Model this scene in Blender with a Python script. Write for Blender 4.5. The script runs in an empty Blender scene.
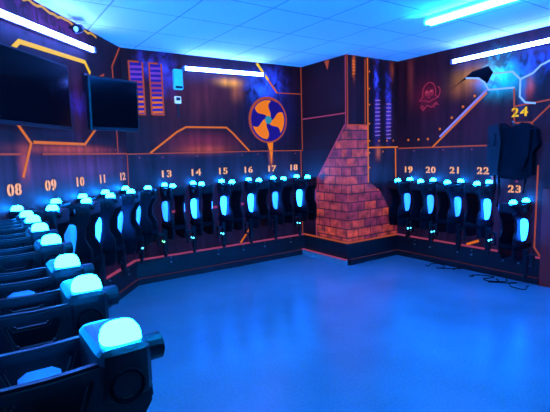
import bpy, bmesh, math, random
from mathutils import Vector, Matrix
random.seed(4)
C = bpy.context.scene.collection
SC = bpy.context.scene
V = Vector

# ------------------------------------------------------------------ camera
def camera():
    yaw, pitch, roll = 0.9735, 0.1174, -0.0281
    f = V((math.cos(yaw)*math.cos(pitch), math.sin(yaw)*math.cos(pitch), -math.sin(pitch)))
    r = V((math.sin(yaw), -math.cos(yaw), 0)); u = r.cross(f)
    r2 = r*math.cos(roll)+u*math.sin(roll); u2 = -r*math.sin(roll)+u*math.cos(roll)
    cam = bpy.data.cameras.new('camera'); o = bpy.data.objects.new('camera', cam); C.objects.link(o)
    cam.sensor_width = 36; cam.lens = 441/550*36; cam.clip_start = .02
    m = Matrix((r2, u2, -f)).transposed().to_4x4(); m.translation = V((0, 0, 1.5))
    o.matrix_world = m
    SC.camera = o
camera()

# ------------------------------------------------------------------ world and exposure
w = bpy.data.worlds.new('world'); SC.world = w; w.use_nodes = True
w.node_tree.nodes['Background'].inputs[0].default_value = (.004, .01, .05, 1)
w.node_tree.nodes['Background'].inputs[1].default_value = .3
SC.view_settings.view_transform = 'Standard'; SC.view_settings.look = 'None'
SC.view_settings.exposure = 0.0; SC.view_settings.gamma = 1; SC.view_settings.use_curve_mapping = False

# strengths of the room's tubes and of the vests' lights
CEIL_TUBE = ((.0055, .16, 1.0), 300)
UV_TUBE = ((.065, .15, 1.0), 150)
VEST_LAMP = ((.002, .21, 1.0), 230)
VEST_PANEL = ((.006, .12, 1.0), 22)

# ------------------------------------------------------------------ room measures (metres)
XR, YB, XC, YC, H = 5.02, 5.167, 4.04, 4.24, 2.73
X0, LA, ZP = 1.481, 0.8843, 0.30
XL = -.115
LEND = (XL-X0)/math.cos(LA)             # length coordinate where the slanting wall meets the left wall
YL = YB+math.sin(LA)*LEND

class Frame:                             # s runs to the right seen from the room, n points into the room
    def __init__(f, o, ang):
        f.o = V(o); f.ang = ang
        f.u = V((math.cos(ang), math.sin(ang), 0)); f.n = V((math.sin(ang), -math.cos(ang), 0))
    def __call__(f, s, z, off=0): return f.o+f.u*s+f.n*off+V((0, 0, z))
FB = Frame((0, YB, 0), 0)
FD = Frame((X0, YB, 0), LA)
FR = Frame((XR, 0, 0), -math.pi/2)       # s = -y
FCL = Frame((XC, 0, 0), -math.pi/2)
FCR = Frame((0, YC, 0), 0)
FL = Frame((XL, 0, 0), math.pi/2)        # s = y

# ------------------------------------------------------------------ materials
def new_mat(name):
    m = bpy.data.materials.new(name); m.use_nodes = True
    return m, m.node_tree.nodes, m.node_tree.links, m.node_tree.nodes['Principled BSDF']
def mat(name, col, rough=.6, metal=0, emis=None, es=0, noise=.12, nscale=18, spec=.5):
    m, N, L, b = new_mat(name)
    b.inputs['Roughness'].default_value = rough; b.inputs['Metallic'].default_value = metal
    b.inputs['Specular IOR Level'].default_value = spec
    tc = N.new('ShaderNodeTexCoord'); nz = N.new('ShaderNodeTexNoise'); nz.inputs['Scale'].default_value = nscale
    nz.inputs['Detail'].default_value = 4
    mx = N.new('ShaderNodeMix'); mx.data_type = 'RGBA'
    L.new(tc.outputs['Object'], nz.inputs['Vector']); L.new(nz.outputs['Fac'], mx.inputs[0])
    mx.inputs[6].default_value = (*[c*(1-noise*2) for c in col], 1); mx.inputs[7].default_value = (*[min(1, c*(1+noise*2)) for c in col], 1)
    L.new(mx.outputs[2], b.inputs['Base Color'])
    if emis: b.inputs['Emission Color'].default_value = (*emis, 1); b.inputs['Emission Strength'].default_value = es
    return m
def paint(name, col, es):                # fluorescent paint: it gives off light of its own under the black-light tubes
    return mat(name, [c*.10 for c in col], .8, 0, col, es, spec=.1)
def lamp(name, col, es): return mat(name, (.5, .6, .7), .3, 0, col, es)

class Net:                               # small helper for shader arithmetic
    def __init__(s, N, L): s.N, s.L = N, L
    def put(s, sock, v):
        if isinstance(v, (int, float)): sock.default_value = v
        elif isinstance(v, tuple): sock.default_value = v if len(v) == len(sock.default_value) else (*v, 1)
        else: s.L.new(v, sock)
    def m(s, op, a, b=0.0, c=None):
        n = s.N.new('ShaderNodeMath'); n.operation = op; s.put(n.inputs[0], a); s.put(n.inputs[1], b)
        if c is not None: s.put(n.inputs[2], c)
        return n.outputs[0]
    def comb(s, x, y, z=0.0):
        n = s.N.new('ShaderNodeCombineXYZ'); s.put(n.inputs[0], x); s.put(n.inputs[1], y); s.put(n.inputs[2], z); return n.outputs[0]
    def noise(s, v, sc, det=3, dist=0):
        n = s.N.new('ShaderNodeTexNoise'); s.L.new(v, n.inputs['Vector']); n.inputs['Scale'].default_value = sc
        n.inputs['Detail'].default_value = det; n.inputs['Distortion'].default_value = dist; return n.outputs['Fac']
    def scale(s, col, f):
        n = s.N.new('ShaderNodeVectorMath'); n.operation = 'SCALE'; s.put(n.inputs[0], tuple(col[:3]) if isinstance(col, tuple) else col); s.put(n.inputs['Scale'], f); return n.outputs[0]
    def add(s, a, b):
        n = s.N.new('ShaderNodeVectorMath'); n.operation = 'ADD'; s.put(n.inputs[0], a); s.put(n.inputs[1], b); return n.outputs[0]
    def ramp(s, v, a, b):
        n = s.N.new('ShaderNodeMapRange'); s.put(n.inputs[0], v); n.inputs[1].default_value = a; n.inputs[2].default_value = b; n.clamp = True; return n.outputs[0]

def frame_coords(N, L, fr):
    net = Net(N, L)
    tc = N.new('ShaderNodeTexCoord')
    d = N.new('ShaderNodeVectorMath'); d.operation = 'DOT_PRODUCT'; L.new(tc.outputs['Object'], d.inputs[0]); d.inputs[1].default_value = fr.u
    s = net.m('SUBTRACT', d.outputs['Value'], float(fr.o.dot(fr.u)))
    sp = N.new('ShaderNodeSeparateXYZ'); L.new(tc.outputs['Object'], sp.inputs[0])
    return net, s, sp.outputs[2]

def wall_mat(name, fr, blobs, upper=(.013, .002, .011), lower=(.016, .005, .030), split=1.54):
    """dark plank wall with rusty, airbrushed fluorescent paint; each blob is (s, z, rs, rz, colour, strength, wispy)"""
    m, N, L, b = new_mat(name)
    net, s, z = frame_coords(N, L, fr)
    P = net.comb(s, z)
    streak = net.noise(net.comb(net.m('MULTIPLY', s, 5.5), net.m('MULTIPLY', z, .55)), 2.2, 4)
    mott = net.noise(P, 2.3, 3)
    grain = net.ramp(streak, .25, .85)
    up = net.ramp(z, split-.01, split+.01)
    seam = net.m('LESS_THAN', net.m('ABSOLUTE', net.m('SUBTRACT', net.m('FRACT', net.m('MULTIPLY', s, 2.56)), .5)), .485)
    amt = net.m('MULTIPLY', net.m('MULTIPLY', net.m('ADD', .15, net.m('MULTIPLY', grain, .85)), net.m('MULTIPLY', mott, 2.0)), net.m('ADD', .45, net.m('MULTIPLY', seam, .55)))
    em = net.add(net.scale(net.scale(upper, up), amt), net.scale(net.scale(lower, net.m('SUBTRACT', 1.0, up)), amt))
    dx = net.m('MULTIPLY', net.m('SUBTRACT', net.noise(P, 5.0, 3, 1.5), .5), .22)
    wis = net.ramp(net.noise(net.comb(net.m('MULTIPLY', s, 1.5), z), 5.0, 3, 1.2), .36, .62)
    for (bs, bz, rs, rz, col, st, wispy) in blobs:
        a = net.m('DIVIDE', net.m('SUBTRACT', net.m('ADD', s, net.m('MULTIPLY', dx, 1.0 if wispy else .3)), bs), rs)
        c = net.m('DIVIDE', net.m('SUBTRACT', z, bz), rz)
        g = net.m('EXPONENT', net.m('MULTIPLY', net.m('ADD', net.m('MULTIPLY', a, a), net.m('MULTIPLY', c, c)), -1.0))
        tex = net.m('ADD', .15, net.m('MULTIPLY', wis, 1.2)) if wispy else net.m('ADD', .35, net.m('MULTIPLY', grain, .9))
        em = net.add(em, net.scale(col, net.m('MULTIPLY', net.m('MULTIPLY', g, tex), st)))
    L.new(em, b.inputs['Emission Color']); b.inputs['Emission Strength'].default_value = 1
    base = net.add(net.scale((.004, .0035, .004), up), net.scale((.010, .004, .005), net.m('MULTIPLY', net.m('MULTIPLY', grain, mott), up)))
    base = net.add(base, net.scale((.005, .008, .0095), net.m('MULTIPLY', net.m('SUBTRACT', 1.0, up), net.m('ADD', .4, grain))))
    L.new(base, b.inputs['Base Color']); b.inputs['Roughness'].default_value = .62
    b.inputs['Specular IOR Level'].default_value = .12
    return m

ORANGE = (1.0, .20, .015)
M = {}
M['orange'] = paint('orange_fluorescent_paint', ORANGE, .62)
M['dim_orange'] = paint('faded_orange_paint', (.85, .13, .05), .38)
M['yellow'] = paint('yellow_fluorescent_paint', (1, .55, .01), .85)
M['pink'] = paint('pink_fluorescent_paint', (.75, .10, .22), .36)
M['number'] = paint('number_paint', (1.0, .38, .13), .95)
M['lilac'] = paint('lilac_paint', (.30, .28, 1.0), .75)
M['icy'] = paint('pale_cyan_paint', (.28, .55, 1.0), .85)
M['red'] = paint('red_paint', (.75, .05, .10), .36)
M['redbright'] = paint('bright_red_paint', (.9, .10, .14), .5)
M['deep_blue'] = paint('deep_blue_paint', (.03, .03, .75), .5)
M['fan_blue'] = paint('fan_blue_paint', (.02, .01, .30), .5)
M['fan_orange'] = paint('fan_orange_paint', (1.0, .22, .006), .8)
M['hub'] = paint('fan_hub_paint', (.05, .5, .5), .45)
M['black_paint'] = mat('black_paint', (.002, .002, .003), .9, spec=.05)
M['plinth'] = mat('dark_plinth_board', (.008, .008, .011), .5)
M['skirt'] = mat('dark_skirting', (.010, .010, .014), .45)
M['board'] = mat('pale_step_board', (.42, .45, .48), .6)
M['plastic'] = mat('black_plastic', (.006, .006, .009), .38, spec=.35, nscale=40)
M['matte'] = mat('black_fabric', (.004, .004, .006), .95, spec=.06, nscale=60)
M['screen'] = mat('dark_glass_screen', (.002, .002, .003), .12, spec=.06)
M['white'] = mat('white_enamel', (.75, .75, .75), .4)
M['grey'] = mat('grey_violet_enamel', (.30, .16, .22), .5)
M['metal'] = mat('steel', (.5, .5, .52), .3, 1)
M['ceil_tube'] = lamp('blue_tube_glow', *CEIL_TUBE)
M['uv_tube'] = lamp('violet_tube_glow', *UV_TUBE)
M['lamp'] = lamp('cyan_lamp_lens', *VEST_LAMP)
M['panel'] = lamp('cyan_panel_lens', *VEST_PANEL)
M['panel_soft'] = lamp('soft_panel_lens', (.01, .16, 1.0), .8)
M['panel_mid'] = lamp('mid_panel_lens', (.012, .14, 1.0), 3.2)
M['led'] = lamp('cyan_led', (.05, .6, 1), 9)
M['green_led'] = lamp('green_led', (.1, 1, .2), 6)
M['lens_off'] = mat('unlit_lens', (.10, .12, .15), .2)
M['box_blue'] = mat('pale_blue_box', (.25, .7, .75), .4, 0, (.02, .4, .6), .35)
M['sensor'] = mat('cream_sensor', (.8, .8, .5), .4, 0, (.6, .5, .2), .5)

def floor_mat():
    m, N, L, b = new_mat('grey_vinyl_floor'); net = Net(N, L)
    tc = N.new('ShaderNodeTexCoord')
    n1 = net.noise(tc.outputs['Object'], 1.1, 4); n2 = net.noise(tc.outputs['Object'], 60, 3)
    v = net.m('ADD', net.m('MULTIPLY', n1, .22), net.m('ADD', net.m('MULTIPLY', n2, .14), .14))
    L.new(net.scale((.42, .86, 1.0), v), b.inputs['Base Color'])
    b.inputs['Roughness'].default_value = .26
    bp = N.new('ShaderNodeBump'); bp.inputs['Strength'].default_value = .05; L.new(n2, bp.inputs['Height']); L.new(bp.outputs[0], b.inputs['Normal'])
    return m
def ceil_mat():
    m, N, L, b = new_mat('ceiling_tiles'); net = Net(N, L)
    tc = N.new('ShaderNodeTexCoord'); sp = N.new('ShaderNodeSeparateXYZ'); L.new(tc.outputs['Object'], sp.inputs[0])
    def line(c, off):
        a = net.m('ABSOLUTE', net.m('SUBTRACT', net.m('FRACT', net.m('ADD', net.m('DIVIDE', net.m('SUBTRACT', c, off), .6), .5)), .5))
        return net.m('LESS_THAN', a, .012)
    g = net.m('MAXIMUM', line(sp.outputs[0], .43), line(sp.outputs[1], 3.22))
    n = net.noise(tc.outputs['Object'], 55, 4)
    v = net.m('MULTIPLY', net.m('SUBTRACT', 1.0, net.m('MULTIPLY', g, .5)), net.m('ADD', .80, net.m('MULTIPLY', n, .14)))
    L.new(net.scale((1.0, 1.0, 1.0), v), b.inputs['Base Color']); b.inputs['Roughness'].default_value = .8
    return m
def brick_mat(name, fr):
    m, N, L, b = new_mat(name); net, s, z = frame_coords(N, L, fr)
    t = N.new('ShaderNodeTexBrick'); L.new(net.comb(s, z), t.inputs['Vector'])
    t.inputs['Scale'].default_value = 1; t.inputs['Brick Width'].default_value = .235; t.inputs['Row Height'].default_value = .1185
    t.inputs['Mortar Size'].default_value = .013; t.inputs['Mortar Smooth'].default_value = .8; t.inputs['Bias'].default_value = -.1
    t.inputs['Color1'].default_value = (.24, .022, .060, 1); t.inputs['Color2'].default_value = (.72, .085, .022, 1); t.inputs['Mortar'].default_value = (.022, .004, .022, 1)
    n = net.noise(net.comb(s, z), 9, 4)
    col = net.scale(t.outputs['Color'], net.ramp(n, .25, .75))
    L.new(col, b.inputs['Emission Color']); b.inputs['Emission Strength'].default_value = 1.15
    L.new(net.scale(t.outputs['Color'], .07), b.inputs['Base Color']); b.inputs['Roughness'].default_value = .75
    return m

# ------------------------------------------------------------------ mesh helpers
def obj(name, bm, m, parent=None, smooth=False):
    me = bpy.data.meshes.new(name); bmesh.ops.recalc_face_normals(bm, faces=bm.faces); bm.to_mesh(me); bm.free()
    if smooth:
        for p in me.polygons: p.use_smooth = True
    o = bpy.data.objects.new(name, me); C.objects.link(o)
    for x in (m if isinstance(m, (list, tuple)) else [m]): me.materials.append(x)
    if parent: o.parent = parent
    return o
def struct(name, bm, m, parent=None):
    o = obj(name, bm, m, parent)
    if not parent: o['kind'] = 'structure'
    return o
def tag(o, label, cat, group=None):
    o['label'] = label; o['category'] = cat
    if group: o['group'] = group
    return o
def empty(name, loc, rz=0):
    o = bpy.data.objects.new(name, None); C.objects.link(o); o.location = loc; o.rotation_euler = (0, 0, rz); o.empty_display_size = .05; return o
def box(bm, lo, hi, bev=0, seg=2, mtx=None):
    lo, hi = V(lo), V(hi); c = (lo+hi)/2; d = hi-lo
    r = bmesh.ops.create_cube(bm, size=1, matrix=Matrix.Translation(c) @ Matrix.Diagonal((*d, 1)))
    vs = r['verts']
    if bev:
        es = list({e for v in vs for e in v.link_edges})
        q = bmesh.ops.bevel(bm, geom=es, offset=bev, segments=seg, affect='EDGES', profile=.6); vs = list({v for f in q['faces'] for v in f.verts} | {v for v in vs if v.is_valid})
    if mtx is not None: bmesh.ops.transform(bm, matrix=mtx, verts=vs)
    return vs
def BM(): return bmesh.new()
def fbox(bm, fr, s0, s1, z0, z1, o0, o1):          # box in a wall's frame
    P = [fr(s, z, o) for s in (s0, s1) for z in (z0, z1) for o in (o0, o1)]
    v = [bm.verts.new(p) for p in P]
    for q in ((0, 1, 3, 2), (4, 6, 7, 5), (0, 4, 5, 1), (2, 3, 7, 6), (0, 2, 6, 4), (1, 5, 7, 3)): bm.faces.new([v[i] for i in q])
def prism(bm, pts3, n, t):                          # outline (3-D points) thickened along n
    a = [bm.verts.new(p) for p in pts3]; b = [bm.verts.new(V(p)+n*t) for p in pts3]
    bm.faces.new(a); bm.faces.new(b[::-1]); k = len(a)
    for i in range(k): bm.faces.new((a[i], a[(i+1) % k], b[(i+1) % k], b[i]))
def fpoly(bm, fr, pts, o0=.0, t=.003): prism(bm, [fr(s, z, o0) for s, z in pts], fr.n, t)
def stroke(bm, fr, pts, w=.022, t=.003, o0=0):      # brushed line of even width along pts in a wall's frame
    P = [V(p).to_2d() if len(p) == 3 else V(p) for p in pts]
    closed = (P[0]-P[-1]).length < 1e-6
    if closed: P = P[:-1]
    n = len(P); Lf, Rt = [], []
    for i in range(n):
        a = P[i-1] if (i > 0 or closed) else None; b = P[(i+1) % n] if (i < n-1 or closed) else None
        d1 = (P[i]-a).normalized() if a is not None else None; d2 = (b-P[i]).normalized() if b is not None else None
        d = (d1+d2) if (d1 and d2) else (d1 or d2)
        d.normalize(); nn = V((-d.y, d.x)); k = 1
        if d1 and d2: k = 1/max(.5, nn.dot(V((-d1.y, d1.x))))
        Lf.append(P[i]+nn*w/2*k); Rt.append(P[i]-nn*w/2*k)
    for i in range(n if closed else n-1):
        j = (i+1) % n
        fpoly(bm, fr, [Lf[i], Lf[j], Rt[j], Rt[i]], o0, t)
def tube(bm, pts, r, seg=8, cap=True):
    P = [V(p) for p in pts]; rings = []
    up = V((0, 0, 1))
    for i, p in enumerate(P):
        d = (P[min(i+1, len(P)-1)]-P[max(i-1, 0)]).normalized()
        a = d.cross(up);  a = d.cross(V((1, 0, 0))) if a.length < .05 else a
        a.normalize(); b = d.cross(a)
        rr = r[i] if isinstance(r, (list, tuple)) else r
        rings.append([bm.verts.new(p+a*rr*math.cos(2*math.pi*k/seg)+b*rr*math.sin(2*math.pi*k/seg)) for k in range(seg)])
    for x, y in zip(rings, rings[1:]):
        for k in range(seg): bm.faces.new((x[k], x[(k+1) % seg], y[(k+1) % seg], y[k]))
    if cap: bm.faces.new(rings[0]); bm.faces.new(rings[-1][::-1])
def disc(bm, fr, cs, cz, r, o0=0, t=.003, n=24): fpoly(bm, fr, [(cs+r*math.cos(2*math.pi*k/n), cz+r*math.sin(2*math.pi*k/n)) for k in range(n)], o0, t)
def arc(cs, cz, rs, rz, a0, a1, n=14): return [(cs+rs*math.cos(math.radians(a0+(a1-a0)*k/n)), cz+rz*math.sin(math.radians(a0+(a1-a0)*k/n))) for k in range(n+1)]
def marks(name, m, parent, fr, strokes=(), w=.022, discs=(), polys=(), o0=0, t=.003):
    bm = BM()
    for st in strokes: stroke(bm, fr, st, w, t, o0)
    for d in discs: disc(bm, fr, *d, o0, t, 10)
    for p in polys: fpoly(bm, fr, p, o0, t)
    return obj(name, bm, m, parent)

# ------------------------------------------------------------------ setting: floor, ceiling
bm = BM(); box(bm, (-1.5, -1.6, -.1), (XR+.15, YB+.15, 0)); floor = struct('floor', bm, floor_mat())
bm = BM(); box(bm, (-1.5, -1.6, H), (XR+.15, YB+.15, H+.1)); ceiling = struct('ceiling', bm, ceil_mat())

BLUE = (.02, .05, 1.0); SMOKE = (.01, .08, 1.0)
wall_back = struct('wall_back', BM(), M['plinth']); wb = BM(); fbox(wb, FB, X0-.1, XR+.15, 0, H, -.12, 0)
wb.to_mesh(wall_back.data); wb.free(); wall_back.data.materials.clear()
wall_back.data.materials.append(wall_mat('painted_back_wall', FB, [
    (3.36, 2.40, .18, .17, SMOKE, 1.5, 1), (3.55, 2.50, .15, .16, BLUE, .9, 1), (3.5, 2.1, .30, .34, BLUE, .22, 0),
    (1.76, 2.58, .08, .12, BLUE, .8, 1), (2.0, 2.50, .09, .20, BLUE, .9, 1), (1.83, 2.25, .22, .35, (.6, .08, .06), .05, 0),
    (2.85, 2.44, .16, .05, (1, .45, .01), 1.1, 0), (2.95, 2.34, .09, .12, (1, .30, .01), .30, 0),
    (2.55, 2.25, .32, .30, (.8, .12, .05), .10, 0), (2.45, 1.58, .32, .05, (1, .16, .02), .38, 0), (2.45, 1.68, .40, .10, (.8, .06, .10), .22, 0),
    (3.47, 1.45, .03, .13, (1, .2, .02), .5, 0), (2.15, 2.1, .25, .4, (.5, .06, .08), .07, 0)]))
wall_diag = struct('wall_left', BM(), M['plinth']); wb = BM(); fbox(wb, FD, LEND-.1, .1, 0, H, -.12, 0)
wb.to_mesh(wall_diag.data); wb.free(); wall_diag.data.materials.clear()
wall_diag.data.materials.append(wall_mat('painted_slanting_wall', FD, [
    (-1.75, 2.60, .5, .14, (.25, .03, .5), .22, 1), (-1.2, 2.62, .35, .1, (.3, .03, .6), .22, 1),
    (-1.2, 1.59, .60, .035, (1, .14, .02), .45, 0), (-1.83, 1.48, .05, .11, (1, .14, .02), .5, 0),
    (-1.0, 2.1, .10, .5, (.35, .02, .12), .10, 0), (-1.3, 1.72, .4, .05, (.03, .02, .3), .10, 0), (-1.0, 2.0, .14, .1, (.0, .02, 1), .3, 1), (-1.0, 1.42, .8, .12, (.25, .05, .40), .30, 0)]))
wall_right = struct('wall_right', BM(), M['plinth']); wb = BM(); fbox(wb, FR, -YB-.1, 1.6, 0, H, -.12, 0)
wb.to_mesh(wall_right.data); wb.free(); wall_right.data.materials.clear()
wall_right.data.materials.append(wall_mat('painted_right_wall', FR, [
    (-3.10, 2.36, .22, .11, (1, .42, .03), .55, 0), (-3.28, 2.22, .16, .10, (1, .30, .05), .22, 0),
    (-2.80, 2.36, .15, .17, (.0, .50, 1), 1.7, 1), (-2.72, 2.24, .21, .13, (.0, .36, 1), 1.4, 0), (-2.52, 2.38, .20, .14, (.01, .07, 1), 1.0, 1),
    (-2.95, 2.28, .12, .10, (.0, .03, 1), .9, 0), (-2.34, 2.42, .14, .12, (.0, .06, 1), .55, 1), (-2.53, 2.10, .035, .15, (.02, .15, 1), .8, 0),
    (-2.46, 2.14, .04, .10, (1, .10, .10), .45, 0),
    (-3.74, 2.2, .17, .18, (.6, .0, .05), .16, 0), (-4.02, 2.45, .05, .28, (.6, .08, .05), .18, 0),
    (-3.2, 1.8, .4, .3, (.25, .0, .16), .06, 0)], upper=(.022, .003, .013), lower=(.018, .008, .045)))
wb = BM(); fbox(wb, FL, -.1-1.5+1.9, YL+.05, 0, H, -.12, 0)
wall_near = struct('wall_near_left', wb, wall_mat('near_wall_paint', FL, []))
wb = BM(); box(wb, (-1.62, -1.6, 0), (-1.5, .3, H)); struct('wall_far_left', wb, M['plinth'])
wb = BM(); box(wb, (-1.5, .3, 0), (XL-.12, .42, H)); struct('wall_return', wb, M['plinth'])
wb = BM(); box(wb, (-1.62, -1.72, 0), (XR+.15, -1.6, H)); struct('wall_front', wb, M['plinth'])

# pillar in the far corner, with its painted faces
bm = BM(); box(bm, (XC, YC, 0), (XR+.02, YB+.02, H))
pillar_mat = wall_mat('painted_pillar', FCR, [
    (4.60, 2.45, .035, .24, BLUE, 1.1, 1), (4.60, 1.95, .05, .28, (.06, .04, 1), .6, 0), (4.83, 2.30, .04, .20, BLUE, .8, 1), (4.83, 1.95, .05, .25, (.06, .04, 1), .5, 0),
    (4.17, 2.60, .022, .13, (1, .18, .02), .7, 0), (4.9, 2.6, .03, .12, (.7, .12, .03), .3, 0), (4.62, 1.48, .04, .08, (1, .22, .02), .55, 0)], upper=(.014, .002, .009))
pillar = struct('wall_pillar', bm, pillar_mat)
wb = BM()
fpoly(wb, FCR, [(XC-.004, .31), (XC-.004, 1.85), (4.41, 1.85), (4.43, 1.09), (4.66, .95), (XR, .42), (XR, .31)], 0, .005)
obj('painted_bricks', wb, brick_mat('painted_bricks_front', FCR), pillar)
wb = BM(); fpoly(wb, FCL, [(-4.88, .31), (-4.88, 1.09), (-4.27, 1.85), (-YC, 1.85), (-YC, .31)], 0, .0045)
obj('painted_bricks', wb, brick_mat('painted_bricks_side', FCL), pillar)
marks('painted_line', M['orange'], pillar, FCR, [[(4.415, 2.73), (4.425, 1.08)], [(4.42, 1.55), (XR, 1.55)], [(4.97, 1.55), (4.98, 1.12)]], .02, o0=.005)
marks('painted_line', M['dim_orange'], pillar, FCR, [[(XC+.01, 2.73), (XC+.01, 1.85), (4.42, 1.85)], [(4.37, 2.70), (4.37, 1.87)]], .014, o0=.005)
marks('painted_line', M['pink'], pillar, FCL, [[(-5.16, 1.99), (-YC, 2.0)], [(-YC-.01, 2.73), (-YC-.01, 1.85)], [(-4.27, 1.85), (-4.88, 1.09), (-4.88, .31)]], .016, o0=.005)
marks('painted_rust', M['dim_orange'], pillar, FCL, polys=[[(-4.66, 2.72), (-4.56, 2.72), (-4.60, 2.60)]])
marks('painted_bolts', M['orange'], pillar, FCR, discs=[(4.455, z, .012) for z in (2.55, 2.33, 2.12, 1.87, 1.64, 1.48, 1.28)]+[(s, 1.64, .013) for s in (4.64, 4.8, 4.93)]+[(4.72, 1.49, .011)])
marks('painted_rungs', M['orange'], pillar, FCR, [[(4.145, z), (4.195, z)] for z in (2.66, 2.62, 2.58, 2.54, 2.50)], .013)
marks('painted_slats', paint('pale_violet_paint', (.45, .22, .75), .55), pillar, FCR,
      [[(s-.045, z), (s+.05, z+.005)] for s, t in ((4.61, 2.18), (4.83, 2.14)) for z in [t-.052*k for k in range(10)]], .014, o0=.001)

# plinth boards round the room with their fluorescent top edge, skirting below
def plinth(name, fr, s0, s1, parent=None, bolts=(), lc='pink'):
    bm = BM(); fbox(bm, fr, s0, s1, 0, ZP-.012, 0, .03)
    p = struct(name, bm, M['plinth'])
    bm = BM(); fbox(bm, fr, s0, s1, ZP-.012, ZP+.004, 0, .034); obj('painted_edge', bm, M[lc], p)
    bm = BM(); fbox(bm, fr, s0, s1, 0, .07, .03, .05); obj('skirting_board', bm, M['skirt'], p)
    bm = BM(); fbox(bm, fr, s0, s1, .07, .076, .03, .050); obj('skirting_edge', bm, paint('dull_red_paint', (.35, .06, .08), .12), p)
    for s, z in bolts:
        bm = BM(); tube(bm, [fr(s, z, .03), fr(s, z, .045)], .011, 8); tube(bm, [fr(s, z+.055, .03), fr(s, z+.055, .04)], .006, 6); obj('steel_bolt', bm, M['metal'], p)
    return p
plinth('trim_1', FB, X0+.0, XC-.03, bolts=[(s, .215) for s in (1.92, 2.57, 2.95, 3.3, 3.75)])
plinth('trim_2', FD, LEND, -.0, bolts=[(-.25, .2), (-.7, .2)])
plinth('trim_3', FCL, -YB, -YC+.03, lc='dim_orange')
plinth('trim_4', FCR, XC, XR-.03, lc='dim_orange')
plinth('trim_5', FR, -YC, -2.26, bolts=[(-s, .2) for s in (3.9, 3.65, 3.24, 3.05, 2.66, 2.48)])
bm = BM(); box(bm, (XC-.085, YC-.045, 0), (XC-.052, YB-.03, .075)); st = struct('baseboard_pillar', bm, M['board'])
bm = BM(); box(bm, (XC-.087, YC-.045, .075), (XC-.052, YB-.03, .086)); obj('painted_edge', bm, M['pink'], st)

# door jamb where the right wall's plinth ends
bm = BM(); fbox(bm, FR, -2.25, -2.13, 0, 1.05, 0, .05)
jamb = struct('door_1', bm, mat('brown_red_jamb', (.012, .004, .004), .7, 0, (.35, .02, .06), .075))
bm = BM(); fbox(bm, FR, -2.13, -1.2, 0, 1.04, 0, .035); obj('door_panel', bm, M['skirt'], jamb)

# ------------------------------------------------------------------ painted lines and pictures on the walls
marks('painted_line', M['dim_orange'], wall_back, FB, [[(1.49, 1.545), (3.30, 1.545)], [(3.30, 1.545), (4.03, 1.54)], [(4.03, 2.73), (4.03, 1.54)], [(3.60, 2.345), (4.03, 2.35)], [(4.0, 1.54), (4.0, .31)]], .012)
marks('painted_hexagon', M['orange'], wall_back, FB, [[(1.75, 1.55), (2.10, 1.80), (2.22, 1.86), (2.78, 1.86), (2.86, 1.80), (3.12, 1.55)]], .022)
marks('painted_diagonal', M['yellow'], wall_back, FB, [[(3.28, 2.72), (3.46, 2.51)]], .035)
marks('painted_diagonal', M['orange'], wall_back, FB, [[(3.46, 2.51), (3.60, 2.345)], [(2.93, .31), (3.33, .78)]], .022, t=.0035)
marks('painted_rivets', M['pink'], wall_back, FB, discs=[(s, 1.50, .008) for s in (1.62, 1.9, 2.35, 3.0, 3.25, 3.9)])
marks('painted_bar', M['pink'], wall_back, FB, [[(1.95, .83), (2.16, .83)], [(2.40, .83), (2.60, .835)], [(2.80, .84), (3.0, .84)], [(3.28, .86), (3.36, .86)]], .03)
def louvre(s0, s1):
    fr = FB
    marks('painted_louvre', paint('louvre_blue_paint', (.04, .03, .65), .35), wall_back, fr, polys=[[(s0, 2.0), (s1, 2.0), (s1, 2.58), (s0, 2.58)]])
    n = 10
    for lo, hi, mm in ((0, 4, M['dim_orange']), (4, 7, M['pink']), (7, 10, M['lilac'])):
        if lo == 0: mm = M['orange']
        marks('painted_slats', paint('slat_violet', (.30, .08, .75), .5) if lo == 7 else mm, wall_back, fr, polys=[[(s0+.01, 2.012+.056*k), (s1-.01, 2.02+.056*k), (s1-.01, 2.045+.056*k), (s0+.01, 2.040+.056*k)] for k in range(lo, hi)], o0=.003, t=.002)
    marks('painted_frame', M['dim_orange'], wall_back, fr, [[(s0, 2.0), (s1, 2.0), (s1, 2.59)], [(s0, 2.0), (s0, 2.59), (s1-.04, 2.59)]], .018, o0=.001, t=.004)
louvre(1.565, 1.72); louvre(1.80, 1.945)
# painted fan
fc, fz, fr_ = 3.44, 1.97, .305
bm = BM(); disc(bm, FB, fc, fz, fr_, 0, .004, 40); fan = obj('painted_fan', bm, M['fan_blue'], wall_back)
fan['label'] = 'fluorescent fan with three orange blades painted on the wall'
bm = BM(); stroke(bm, FB, arc(fc, fz, fr_, fr_, 0, 360, 40), .022, .006)
stroke(bm, FB, arc(fc, fz, fr_-.01, fr_-.01, 60, 200, 20), .03, .0065); obj('painted_rim', bm, M['dim_orange'], fan)
for k in range(3):
    a0 = 95+120*k; pts = []
    for t in [i/12 for i in range(13)]: a = math.radians(a0-32+26*math.sin(t*3.0)); r = .05+.215*t; pts.append((fc+r*math.cos(a+.5*t-.3), fz+r*math.sin(a+.5*t-.3)))
    for t in [i/8 for i in range(1, 8)]:
        a1 = math.radians(a0-32+26*math.sin(3.0))+.2; a = a1+t*1.05; pts.append((fc+.268*math.cos(a), fz+.268*math.sin(a)))
    for t in [1-i/12 for i in range(13)]: a = math.radians(a0+34+22*math.sin(t*3.0)); r = .05+.215*t; pts.append((fc+r*math.cos(a+.5*t-.3), fz+r*math.sin(a+.5*t-.3)))
    marks('painted_blade', M['fan_orange'], fan, FB, polys=[pts], o0=.004)
bm = BM(); disc(bm, FB, fc, fz, .055, .004, .006, 16); obj('painted_hub', bm, M['hub'], fan)
marks('painted_stem', M['fan_orange'], fan, FB, polys=[[(3.41, 1.67), (3.51, 1.68), (3.50, 1.52), (3.475, 1.36), (3.46, 1.5)]], o0=.0)

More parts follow.
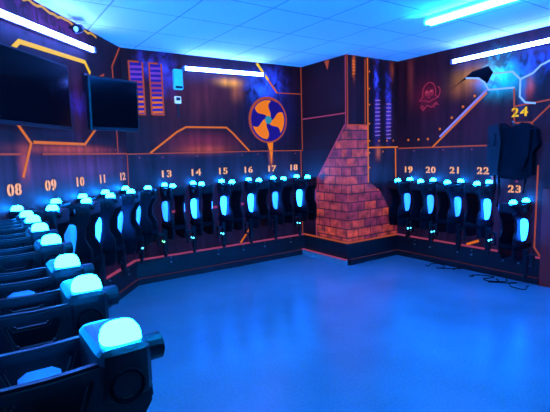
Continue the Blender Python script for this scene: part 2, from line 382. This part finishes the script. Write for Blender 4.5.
# slanting left wall
marks('painted_line', M['dim_orange'], wall_diag, FD, [[(-1.60, 1.55), (0, 1.55)], [(.0, 1.55), (-.02, 1.16)], [(-.23, 1.84), (-.24, 1.55)], [(-2.4, 1.55), (-1.86, 1.55)], [(-.93, 1.64), (-.92, 1.55)]], .014)
marks('painted_panel_edge', M['orange'], wall_diag, FD, [[(-1.90, 1.80), (-1.73, 1.63), (-1.86, 1.38)], [(-1.70, 1.64), (-.93, 1.64), (-.66, 1.82)]], .024)
marks('painted_corner_line', M['dim_orange'], wall_diag, FD, [[(-.02, 2.72), (-.24, 2.48), (-.23, 2.33), (-.23, 2.2)]], .022)
marks('painted_hook', M['yellow'], wall_diag, FD, [[(-1.86, 2.29), (-1.76, 2.37), (-.82, 2.41), (-.73, 2.32)]], .036)
marks('orange_stripes', M['dim_orange'], wall_diag, FD, [[(-.80, 2.20), (-.44, 2.36)], [(-.78, 2.15), (-.42, 2.31)]], .022)  # two slanting orange bands on the wall behind the monitor
marks('painted_rivets', M['pink'], wall_diag, FD, discs=[(s, 1.59, .007) for s in (-.85, -.70, -.55, -.42, -.3)]+[(s, 1.51, .007) for s in (-.8, -.15)])
random.seed(9)
pts = []; n = 26
for k in range(n+1): pts.append((-2.0+1.45*k/n, 2.73-.012-.030*random.random()))
marks('painted_top_edge', paint('amber_paint', (1.0, .5, .05), .6), wall_diag, FD, [pts], .02)

# right wall
marks('painted_line', M['dim_orange'], wall_right, FR, [[(-4.22, 1.53), (-2.84, 1.53)], [(-2.84, 1.55), (-2.83, .9)]], .016)
marks('painted_diagonal', M['orange'], wall_right, FR, [[(-3.66, 1.53), (-2.93, 2.14)]], .020)
marks('painted_diagonal', M['lilac'], wall_right, FR, [[(-3.55, 1.66), (-2.92, 2.18)]], .024, o0=.001)
marks('painted_outline', M['dim_orange'], wall_right, FR, [[(-2.615, 2.15), (-2.60, 1.77), (-2.41, 1.76), (-2.24, 1.92), (-2.1, 2.0)], [(-2.60, 1.95), (-2.20, 1.985), (-1.8, 2.0)], [(-2.41, 1.76), (-2.39, 1.45)], [(-2.33, 1.3), (-2.335, .40), (-2.255, .29)]], .016)
marks('painted_beak', M['black_paint'], wall_right, FR, polys=[[(-3.42, 2.22), (-3.25, 2.33), (-3.12, 2.41), (-2.92, 2.44), (-2.86, 2.36), (-2.93, 2.24), (-3.02, 2.32), (-3.15, 2.345), (-3.26, 2.31)]], t=.002)
marks('painted_outline', M['icy'], wall_right, FR, [[(-3.20, 2.345), (-3.04, 2.32), (-2.96, 2.26), (-2.91, 2.17), (-2.61, 2.155)], [(-2.86, 2.345), (-2.64, 2.33), (-2.55, 2.235), (-2.42, 2.28), (-2.34, 2.35), (-2.2, 2.40)], [(-2.55, 2.235), (-2.55, 2.05), (-2.49, 1.98), (-2.38, 1.96)]], .020, o0=.001)
marks('painted_bolts', M['orange'], wall_right, FR, discs=[(-s, z, .016) for s, z in ((3.08, 2.12), (3.23, 2.01), (3.38, 1.89), (3.55, 1.76), (3.73, 1.64), (3.88, 1.64), (4.05, 1.64))])
marks('painted_bolts', M['pink'], wall_right, FR, discs=[(-s, 1.49, .008) for s in (3.95, 3.5, 3.1)]+[(-2.55, 1.12, .012)])
marks('painted_bar', M['orange'], wall_right, FR, [[(-3.14, .31), (-2.98, .38)]], .03)
cx, cz = -3.72, 2.24                                    # generic skull over crossed bones, thin red lines
sk = [arc(cx, cz, .10, .13, -20, 200, 18), [(cx-.094, cz-.045), (cx-.15, cz-.09), (cx-.05, cz-.10), (cx, cz-.12), (cx+.05, cz-.10), (cx+.14, cz-.07), (cx+.094, cz-.045)],
      [(cx-.13, cz-.17), (cx-.09, cz-.22), (cx-.03, cz-.16), (cx+.04, cz-.19), (cx+.09, cz-.14), (cx+.15, cz-.17)], [(cx-.12, cz-.15), (cx-.06, cz-.20)], [(cx+.12, cz-.13), (cx+.07, cz-.20)],
      arc(cx+.13, cz+.0, .035, .06, -80, 100, 6), arc(cx-.035, cz, .028, .035, 0, 360, 10), arc(cx+.035, cz, .028, .035, 0, 360, 10), [(cx, cz-.03), (cx-.01, cz-.06), (cx+.012, cz-.06)]]
marks('painted_skull', M['red'], wall_right, FR, sk, .011)
marks('painted_eyes', M['redbright'], wall_right, FR, discs=[(cx-.035, cz+.005, .015), (cx+.035, cz+.012, .015)])

# numbers, stencil style
def number(txt, fr, s, z, parent, h=.080, m=None):
    bm = BM(); g = BM()
    for q, ch in enumerate(txt):                         # digits set one by one, each with its stencil gap
        d = (q-(len(txt)-1)/2)*h*1.02
        cu = bpy.data.curves.new('number', 'FONT'); cu.body = ch; cu.size = h*1.42; cu.extrude = .0015; cu.offset = .006 if ch == '9' else .0035; cu.align_x = 'CENTER'
        t = bpy.data.objects.new('number_text', cu); C.objects.link(t)
        me = bpy.data.meshes.new_from_object(t); bpy.data.objects.remove(t); bpy.data.curves.remove(cu)
        me.transform(Matrix.Translation(fr(s+d, z-h/2, .003)) @ Matrix.Rotation(fr.ang, 4, 'Z') @ Matrix.Rotation(math.pi/2, 4, 'X') @ Matrix.Diagonal((1.22, 1, 1, 1)))
        bm.from_mesh(me); bpy.data.meshes.remove(me)
        if ch != '1': fbox(g, fr, s+d-.003, s+d+.003, z-h*.55, z+h*.55, .0045, .0052)
    o = obj('painted_number', bm, m or M['number'], parent)
    if len(g.verts): obj('stencil_gap', g, M['black_paint'], o)
    else: g.free()
for i in range(5): number(f'{8+i:02d}', FD, (-1.97, -1.53, -1.08, -.64, -.17)[i], 1.30, wall_diag)
for i in range(6): number(str(13+i), FB, 1.93+.385*i, 1.30, wall_back)
for i, y in enumerate((4.05, 3.68, 3.32, 2.95)): number(str(19+i), FR, -y, 1.235, wall_right)
number('23', FR, -2.57, 1.035, wall_right); number('24', FR, -2.545, 1.885, wall_right, .095, M['yellow'])

# ------------------------------------------------------------------ tube lights
def fixture(name, a, b, down, label, m, uv=False, two=1):
    a, b = V(a), V(b); d = (b-a).normalized(); L = (b-a).length; down = V(down); side = d.cross(down)
    R = Matrix((d, side, down)).transposed().to_4x4(); R.translation = a
    bm = BM(); box(bm, (0, -.022 if uv else -.03, 0), (L, .022 if uv else .03, .035), .006, 2, R); body = obj(name, bm, M['grey'] if uv else M['white'])
    tag(body, label, 'tube light', 'violet wall tubes' if uv else 'blue ceiling tubes')
    for k in range(two):
        off = (k-(two-1)/2)*(.030 if uv else .06)
        bm = BM(); tube(bm, [R @ V((.035, off, .058 if uv else .062)), R @ V((L-.035, off, .058 if uv else .062))], .0075 if uv else .017, 12); obj('glowing_tube', bm, m, body, True)
    for x in (.0, L-.03):
        bm = BM(); box(bm, (x, -.03, .030), (x+.03, .03, .076), .005, 1, R); obj('end_holder', bm, M['grey'] if uv else M['white'], body)
    return body
fixture('tube_light', (3.63, 2.74, H), (3.63, 1.24, H), (0, 0, -1), 'bright blue-white tube light on the ceiling at the top right', M['ceil_tube'], two=2)
added_uplight = fixture('tube_light', (.9, .55, 2.42), (2.3, .55, 2.42), (0, 0, 1), 'added blue tube light hung below the ceiling, outside the picture', lamp('added_uplight_glow', (.002, .29, 1.0), 1300), two=2)  # unseen uplight, added only to brighten the ceiling
bm = BM(); box(bm, (.85, .43, 2.395), (2.35, .67, 2.42), .006); obj('reflector_tray', bm, M['white'], added_uplight)  # tray of the added uplight, keeps its direct light off the floor
for x in (1.2, 2.0):
    bm = BM(); tube(bm, [(x, .55, 2.44), (x, .55, H)], .004, 6); obj('suspension_wire', bm, M['metal'], added_uplight)
fixture('wall_tube_light', FB(2.19, 2.555), FB(3.37, 2.565), FB.n, 'violet tube light on the back wall above the painted fan', M['uv_tube'], True, 2)
fixture('wall_tube_light', FD(-2.22, 2.485), FD(-.72, 2.535), FD.n, 'violet tube light on the left wall above the television', M['uv_tube'], True, 2)
fixture('wall_tube_light', FR(-3.37, 2.56), FR(-1.9, 2.575), FR.n, 'violet tube light on the right wall above the blue bird painting', M['uv_tube'], True, 2)

# ------------------------------------------------------------------ wall-hung things
def parts(root, fr_name='x'): pass
tv = empty('television', FD(-1.83, 1.74, .0)); tag(tv, 'large dark flat television on the left wall at the picture edge', 'television')
def wpart(name, fr, root, s0, s1, z0, z1, o0, o1, m, bev=0):
    bm = BM(); fbox(bm, fr, s0, s1, z0, z1, o0, o1)
    if bev: bmesh.ops.bevel(bm, geom=list(bm.edges), offset=bev, segments=2, affect='EDGES')
    if isinstance(root, bpy.types.Object) and root.type == 'EMPTY':
        bmesh.ops.translate(bm, vec=-root.location, verts=bm.verts)
    return obj(name, bm, m, root)
wpart('wall_bracket', FD, tv, -2.0, -1.65, 1.9, 2.15, 0, .06, M['plastic'])
wpart('casing', FD, tv, -2.36, -1.30, 1.75, 2.28, .06, .10, M['plastic'], .006)
wpart('screen', FD, tv, -2.34, -1.32, 1.775, 2.262, .097, .102, M['screen'])

# small monitor on an arm at the corner, turned to the room
mp = FD(-.86, 2.0, .27)
mon = empty('monitor', FD(-.80, 1.72, 0)); tag(mon, 'square dark monitor on a wall arm at the left back corner', 'monitor')
ML = Matrix.Translation(mp-mon.location) @ Matrix.Rotation(LA-.55, 4, 'Z') @ Matrix.Rotation(.03, 4, 'X')
bm = BM(); box(bm, (-.26, -.03, -.24), (.26, .03, .24), .01, 2, ML); obj('casing', bm, M['plastic'], mon)
bm = BM(); box(bm, (-.24, -.034, -.21), (.24, -.028, .22), 0, 2, ML); obj('screen', bm, M['screen'], mon)
bm = BM(); tube(bm, [FD(-.80, 2.20, 0)-mon.location, FD(-.80, 2.20, .16)-mon.location, mp+V((0, 0, .12))-mon.location], .022, 8); obj('bracket_arm', bm, M['plastic'], mon)
bm = BM(); fbox(bm, FD, -.88, -.72, 2.12, 2.30, 0, .02); bmesh.ops.translate(bm, vec=-mon.location, verts=bm.verts); obj('wall_plate', bm, M['plastic'], mon)

cb = empty('wall_box', FB(2.13, 2.29)); tag(cb, 'pale cyan plastic box on the back wall beside the louvres', 'wall box')
wpart('casing', FB, cb, 2.075, 2.19, 2.30, 2.54, 0, .06, M['box_blue'], .01); wpart('lower_vent', FB, cb, 2.09, 2.175, 2.315, 2.34, .058, .066, M['plastic'])
sn = empty('wall_sensor', FB(2.12, 2.13)); tag(sn, 'small cream glowing keypad below the cyan wall box', 'sensor')
wpart('casing', FB, sn, 2.085, 2.165, 2.14, 2.225, 0, .03, M['sensor'], .005); wpart('display', FB, sn, 2.10, 2.15, 2.175, 2.21, .028, .033, M['plastic']); wpart('cable_cover', FB, sn, 2.115, 2.135, 1.98, 2.14, 0, .015, M['plastic'])
cam_ = empty('spot_lamp', FD(-1.05, 2.62)); tag(cam_, 'small black spot lamp above the left wall tube', 'lamp')
c0 = cam_.location
bm = BM(); tube(bm, [FD(-1.05, 2.66, 0)-c0, FD(-1.05, 2.66, .08)-c0], .012); obj('bracket', bm, M['plastic'], cam_)
bm = BM(); tube(bm, [FD(-.99, 2.665, .07)-c0, FD(-1.10, 2.63, .09)-c0], [.036, .040], 14); obj('lamp_housing', bm, M['plastic'], cam_, True)
bm = BM(); tube(bm, [FD(-1.10, 2.63, .09)-c0, FD(-1.104, 2.629, .0907)-c0], .022, 14); obj('lens', bm, M['white'], cam_)

# ------------------------------------------------------------------ laser vests
# local frame: x = across the shoulders, y = thickness (front is -y), z = height with the lamps at 1.18
def outline():
    h = [(.0, 1.132), (.09, 1.135), (.17, 1.135), (.175, 1.04), (.125, .96), (.115, .86), (.165, .78), (.165, .60), (.14, .545), (.0, .53)]
    return h+[(-x, z) for x, z in h[::-1][1:-1]]
def plate(y0, y1):
    bm = BM(); o = outline()
    # strip mesh of the outline with a trapezoid hand hole under the collar
    hole = [(-.062, 1.105), (.062, 1.105), (.042, 1.045), (-.042, 1.045)]
    vo = [bm.verts.new((x, y0, z)) for x, z in o]; vh = [bm.verts.new((x, y0, z)) for x, z in hole]
    es = [bm.edges.new((vo[i], vo[(i+1) % len(vo)])) for i in range(len(vo))]+[bm.edges.new((vh[i], vh[(i+1) % 4])) for i in range(4)]
    bmesh.ops.triangle_fill(bm, edges=es, use_beauty=True)
    c = [f for f in bm.faces if all(v in vh for v in f.verts)]
    if c: bmesh.ops.delete(bm, geom=c, context='FACES_ONLY')
    r = bmesh.ops.extrude_face_region(bm, geom=list(bm.faces)[:])
    bmesh.ops.translate(bm, vec=(0, y1-y0, 0), verts=[g for g in r['geom'] if isinstance(g, bmesh.types.BMVert)])
    bmesh.ops.bevel(bm, geom=[e for e in bm.edges if len(e.link_faces) == 2 and e.calc_face_angle(0) > .6], offset=.006, segments=2, affect='EDGES')
    return bm
def dome(w, d, h):
    bm = BM(); nx, ny = 12, 5; rows = []
    for j in range(ny+1):
        t = j/ny; a = t*math.pi/2; k = math.cos(a)**.55 if j < ny else 0.02; z = h*math.sin(a)**.9
        rows.append([bm.verts.new((w/2*k*math.copysign(abs(math.cos(q))**.6, math.cos(q)), d/2*k*math.copysign(abs(math.sin(q))**.6, math.sin(q)), z)) for q in [2*math.pi*i/(nx*2)+.01 for i in range(nx*2)]])
    for a, b in zip(rows, rows[1:]):
        for i in range(len(a)): bm.faces.new((a[i], a[(i+1) % len(a)], b[(i+1) % len(a)], b[i]))
    bm.faces.new(rows[0][::-1]); bm.faces.new(rows[-1]); return bm
def panel_bm(sgn):                       # tapered lens: broad shoulders, narrow foot
    bm = BM(); rings = []
    y0 = -.088*sgn
    for z, w, t in ((.985, .028, .012), (.972, .048, .035), (.93, .052, .045), (.87, .046, .045), (.80, .030, .04), (.755, .020, .028), (.745, .014, .008)):
        rings.append([bm.verts.new((x*w, y0-sgn*t*k, z)) for x, k in ((-1, 0), (-.9, .6), (-.5, 1), (.5, 1), (.9, .6), (1, 0))])
    for a, b in zip(rings, rings[1:]):
        for i in range(6): bm.faces.new((a[i], a[(i+1) % 6], b[(i+1) % 6], b[i]))
    bm.faces.new(rings[0]); bm.faces.new(rings[-1][::-1]); return bm
def make_vest(lit=True, pm='panel'):
    t = empty('laser_vest', (0, 0, 0))
    front = obj('front_plate', plate(-.088, -.064), M['plastic'], t); back = obj('back_plate', plate(.064, .088), M['plastic'], t)
    for s in (-1, 1):
        bm = BM(); box(bm, (s*.126-.050, -.094, 1.05), (s*.126+.050, .094, 1.158), .026, 3); pad = obj('shoulder_pad', bm, M['plastic'], t)
        bm = dome(.074, .060, .036); bmesh.ops.translate(bm, vec=(s*.130, -.045, 1.156), verts=bm.verts); l = obj('shoulder_lamp', bm, M['lamp'] if lit else M['lens_off'], pad, True)
        if s > 0:
            bm = BM(); tube(bm, [(.170, -.045, 1.125), (.205, -.045, 1.125)], .027, 16); tube(bm, [(.205, -.045, 1.125), (.209, -.045, 1.125)], .020, 16); obj('side_sensor', bm, M['plastic'], pad)
        bm = BM()
        P = [(s*.125+.03*math.cos(a), -.094, 1.085+.03*math.sin(a)) for a in [2*math.pi*k/18 for k in range(19)]]
        tube(bm, P, .004, 6, False); obj('speaker_ring', bm, M['matte'], pad, True)
        bm = BM(); box(bm, (s*.16-.008, -.08, .66), (s*.16+.008, .08, .71), .004, 1); obj('side_strap', bm, M['matte'], t)
    for sg, pr, nm in ((1, front, 'chest_light'), (-1, back, 'back_light')):
        obj(nm, panel_bm(sg), M[pm] if lit else M['lens_off'], t)
    bm = BM(); box(bm, (-.17, -.098, .655), (.17, -.086, .70), .004, 1); obj('waist_belt', bm, M['matte'], t)
    return t
def phaser_bm():
    bm = BM()
    box(bm, (-.022, -.035, .40), (.022, .02, .66), .008, 2)                # body, muzzle down
    tube(bm, [(0, -.012, .41), (0, -.012, .34)], [.018, .022], 12)         # muzzle
    box(bm, (-.016, -.10, .585), (.016, -.03, .62), .008, 2)               # grip
    box(bm, (-.016, -.10, .47), (.016, -.08, .62), .006, 2)                # hand guard
    box(bm, (-.012, -.09, .47), (.012, -.03, .49), .004, 1)
    return bm
def make_phaser(led):
    t = empty('laser_phaser', (0, 0, 0))
    obj('gun_body', phaser_bm(), M['plastic'], t)
    P = [(.012*math.cos(k*.9), .004+.0*k+.008*math.sin(k*.9), .66+.09*k/40) for k in range(41)]
    bm = BM(); tube(bm, P, .004, 5); obj('coiled_cable', bm, M['matte'], t, True)
    if led:
        for s in (-1, 1):
            bm = BM(); bmesh.ops.create_icosphere(bm, subdivisions=1, radius=.011, matrix=Matrix.Translation((s*.024, -.03, .52))); obj('status_light', bm, M[led], t)
    return t
def copy_tree(o, parent=None):
    c = o.copy(); C.objects.link(c); c.parent = parent
    for ch in list(o.children): copy_tree(ch, c)
    return c
protos = {k: make_vest(pm=k) for k in ('panel', 'panel_mid', 'panel_soft')}; vused = set()
ph = {k: make_phaser(k) for k in (None, 'led', 'green_led')}; pused = set()
def hang(x, y, rz, label, glabel, group, ggroup, led=None, dz=0, gx=.05, mir=False, pm='panel'):
    v = protos[pm] if pm not in vused else copy_tree(protos[pm]); vused.add(pm)
    v.location = (x, y, dz); v.rotation_euler = (0, 0, rz+random.uniform(-.03, .03)); v.scale = (-1 if mir else 1, 1, 1); tag(v, label, 'laser tag vest', group)
    k = led
    g = ph[k] if k not in pused else copy_tree(ph[k]); pused.add(k)
    R = Matrix.Rotation(rz, 3, 'Z'); o = V((x, y, dz))+R @ V((-gx if mir else gx, -.133, 0))
    g.location = o; g.rotation_euler = (0, 0, rz+random.uniform(-.06, .06)); tag(g, glabel, 'laser gun', ggroup)
WORDS = 'eight nine ten eleven twelve thirteen fourteen fifteen sixteen seventeen eighteen nineteen twenty twenty-one twenty-two'.split()
def q2(n): return 'under the painted number '+WORDS[n-8]
G1, G2, G3, G4 = 'lit vests along the slanting left wall', 'lit vests along the back wall', 'lit vests along the right wall', 'lit vests in the row at the left edge'
P1, P2, P3, P4 = [g.replace('lit vests', 'laser guns') for g in (G1, G2, G3, G4)]
# near left wall: shoulders point into the room, front faces the camera
nl = [(.84, 'nearest the camera'), (1.24, 'second from the camera'), (1.56, 'third from the camera'), (2.03, 'fourth from the camera'), (2.45, 'fifth from the camera'), (2.83, 'sixth from the camera'), (3.13, 'seventh from the camera')]
for i, (y, wd) in enumerate(nl):
    hang((.075, .095, .10, .115, .12, .13, .125)[i], y+.045, 0, f'black laser tag vest at the left edge, {wd}', f'dark laser gun hanging on the left edge vest {wd}', G4, P4, pm='panel_soft')
for i, s in enumerate((-1.97, -1.50, -1.08, -.64, -.17)):
    c = FD(s-.02, 0, .185); hang(c.x, c.y, FD.ang-math.pi/2, f'black laser tag vest with cyan lamps {q2(8+i)}', f'dark laser gun on the vest {q2(8+i)}', G1, P1, led='led' if i == 4 else None, pm=('panel_soft', 'panel_soft', 'panel', 'panel_mid', 'panel_mid')[i], gx=(.12 if i == 0 else .05))
for i in range(6):
    c = FB(1.93+.385*i+(.0, -.02, .0, .02, .03, .06)[i], 0, .185)
    hang(c.x, c.y, -math.pi/2, f'black laser tag vest with cyan lamps {q2(13+i)}', f'dark laser gun with its lights on the vest {q2(13+i)}' if i in (0, 1, 2, 5) else f'dark laser gun on the vest {q2(13+i)}', G2, P2, led={0: 'green_led', 1: 'led', 2: 'led', 5: 'led'}.get(i), pm='panel_mid' if i in (0, 4) else 'panel')
for i, y in enumerate((3.99, 3.62, 3.23, 2.86)):
    hang(XR-.19, y+.02, 0, f'black laser tag vest with cyan lamps {q2(19+i)}', f'dark laser gun on the vest {q2(19+i)}', G3, P3, led='led' if i != 2 else None, dz=-.065, gx=.03, mir=True, pm='panel' if i == 3 else 'panel_mid')
hang(XR-.19, 2.46, 0, 'lowest hung black laser tag vest, under the painted number 23', 'dark laser gun on the low vest under the painted number 23', G3, P3, dz=-.25, gx=.03, mir=True)

# number 24: an unlit vest hung flat and high on the right wall
def big_vest():
    t = empty('hanging_vest', (XR-.13, 2.55, .62)); t.rotation_euler = (0, 0, -math.pi/2)
    tag(t, 'unlit dark vest hung high on the right wall under the yellow number 24', 'laser tag vest')
    def sh(pts, y0, y1, nm, m, bev=.012):
        bm = BM(); prism(bm, [V((x, y0, z)) for x, z in pts], V((0, 1, 0)), y1-y0)
        bmesh.ops.bevel(bm, geom=[e for e in bm.edges if e.calc_face_angle(0) > .5], offset=bev, segments=2, affect='EDGES'); return obj(nm, bm, m, t)
    sh([(-.24, 1.10), (-.13, 1.15), (-.07, 1.10), (.04, 1.09), (.12, 1.14), (.24, 1.06), (.27, .90), (.21, .82), (.22, .58), (.10, .52), (-.12, .54), (-.20, .62), (-.19, .84), (-.27, .95)], .0, .10, 'back_plate', M['matte'])
    sh([(-.24, 1.12), (-.12, 1.15), (-.09, .95), (-.12, .60), (-.20, .56), (-.25, .75)], -.07, .01, 'front_flap', M['plastic'])
    sh([(.03, 1.09), (.12, 1.14), (.22, 1.06), (.20, .80), (.14, .62), (.07, .66), (.06, .90)], -.06, .01, 'front_flap', M['matte'])
    for x, a, b in ((-.17, .60, .28), (-.12, .56, .22), (.16, .66, .38)):
        bm = BM(); tube(bm, [(x, -.03, a), (x+.015, -.035, (a+b)/2), (x-.01, -.03, b)], .012, 6); obj('dangling_strap', bm, M['matte'], t, True)
    bm = BM(); box(bm, (-.21, -.09, .90), (-.15, -.065, 1.04), .008, 2); obj('shoulder_sensor', bm, M['plastic'], t)
    bm = BM(); tube(bm, [(0, .13, 1.13), (0, .02, 1.13), (0, .0, 1.16)], .009, 8); obj('coat_hook', bm, M['metal'], t)
big_vest()

# thin black cables lying on the floor by the right wall
random.seed(3)
for k, (x, y, lab) in enumerate(((4.84, 3.35, 'loop of thin black cable on the floor under number 20'), (4.80, 2.72, 'tangled thin black cable on the floor under number 22'), (4.76, 2.45, 'thin black cable on the floor under number 23'))):
    P = [(x+.10*math.sin(t*.9+k)+.01*random.random(), y+.035*(t-6)+.06*math.cos(t*1.3), .006+.004*(t % 2)) for t in range(14)]
    Q = []
    for i in range(len(P)-1):
        p0, p1, p2, p3 = [V(P[max(0, min(len(P)-1, i+j))]) for j in (-1, 0, 1, 2)]
        for u in (0, .33, .66): Q.append(.5*((2*p1)+(p2-p0)*u+(2*p0-5*p1+4*p2-p3)*u*u+(-p0+3*p1-3*p2+p3)*u**3))
    bm = BM(); tube(bm, Q, .005, 6); tag(obj('floor_cable', bm, M['matte'], None, True), lab, 'cable', 'thin cables on the floor')
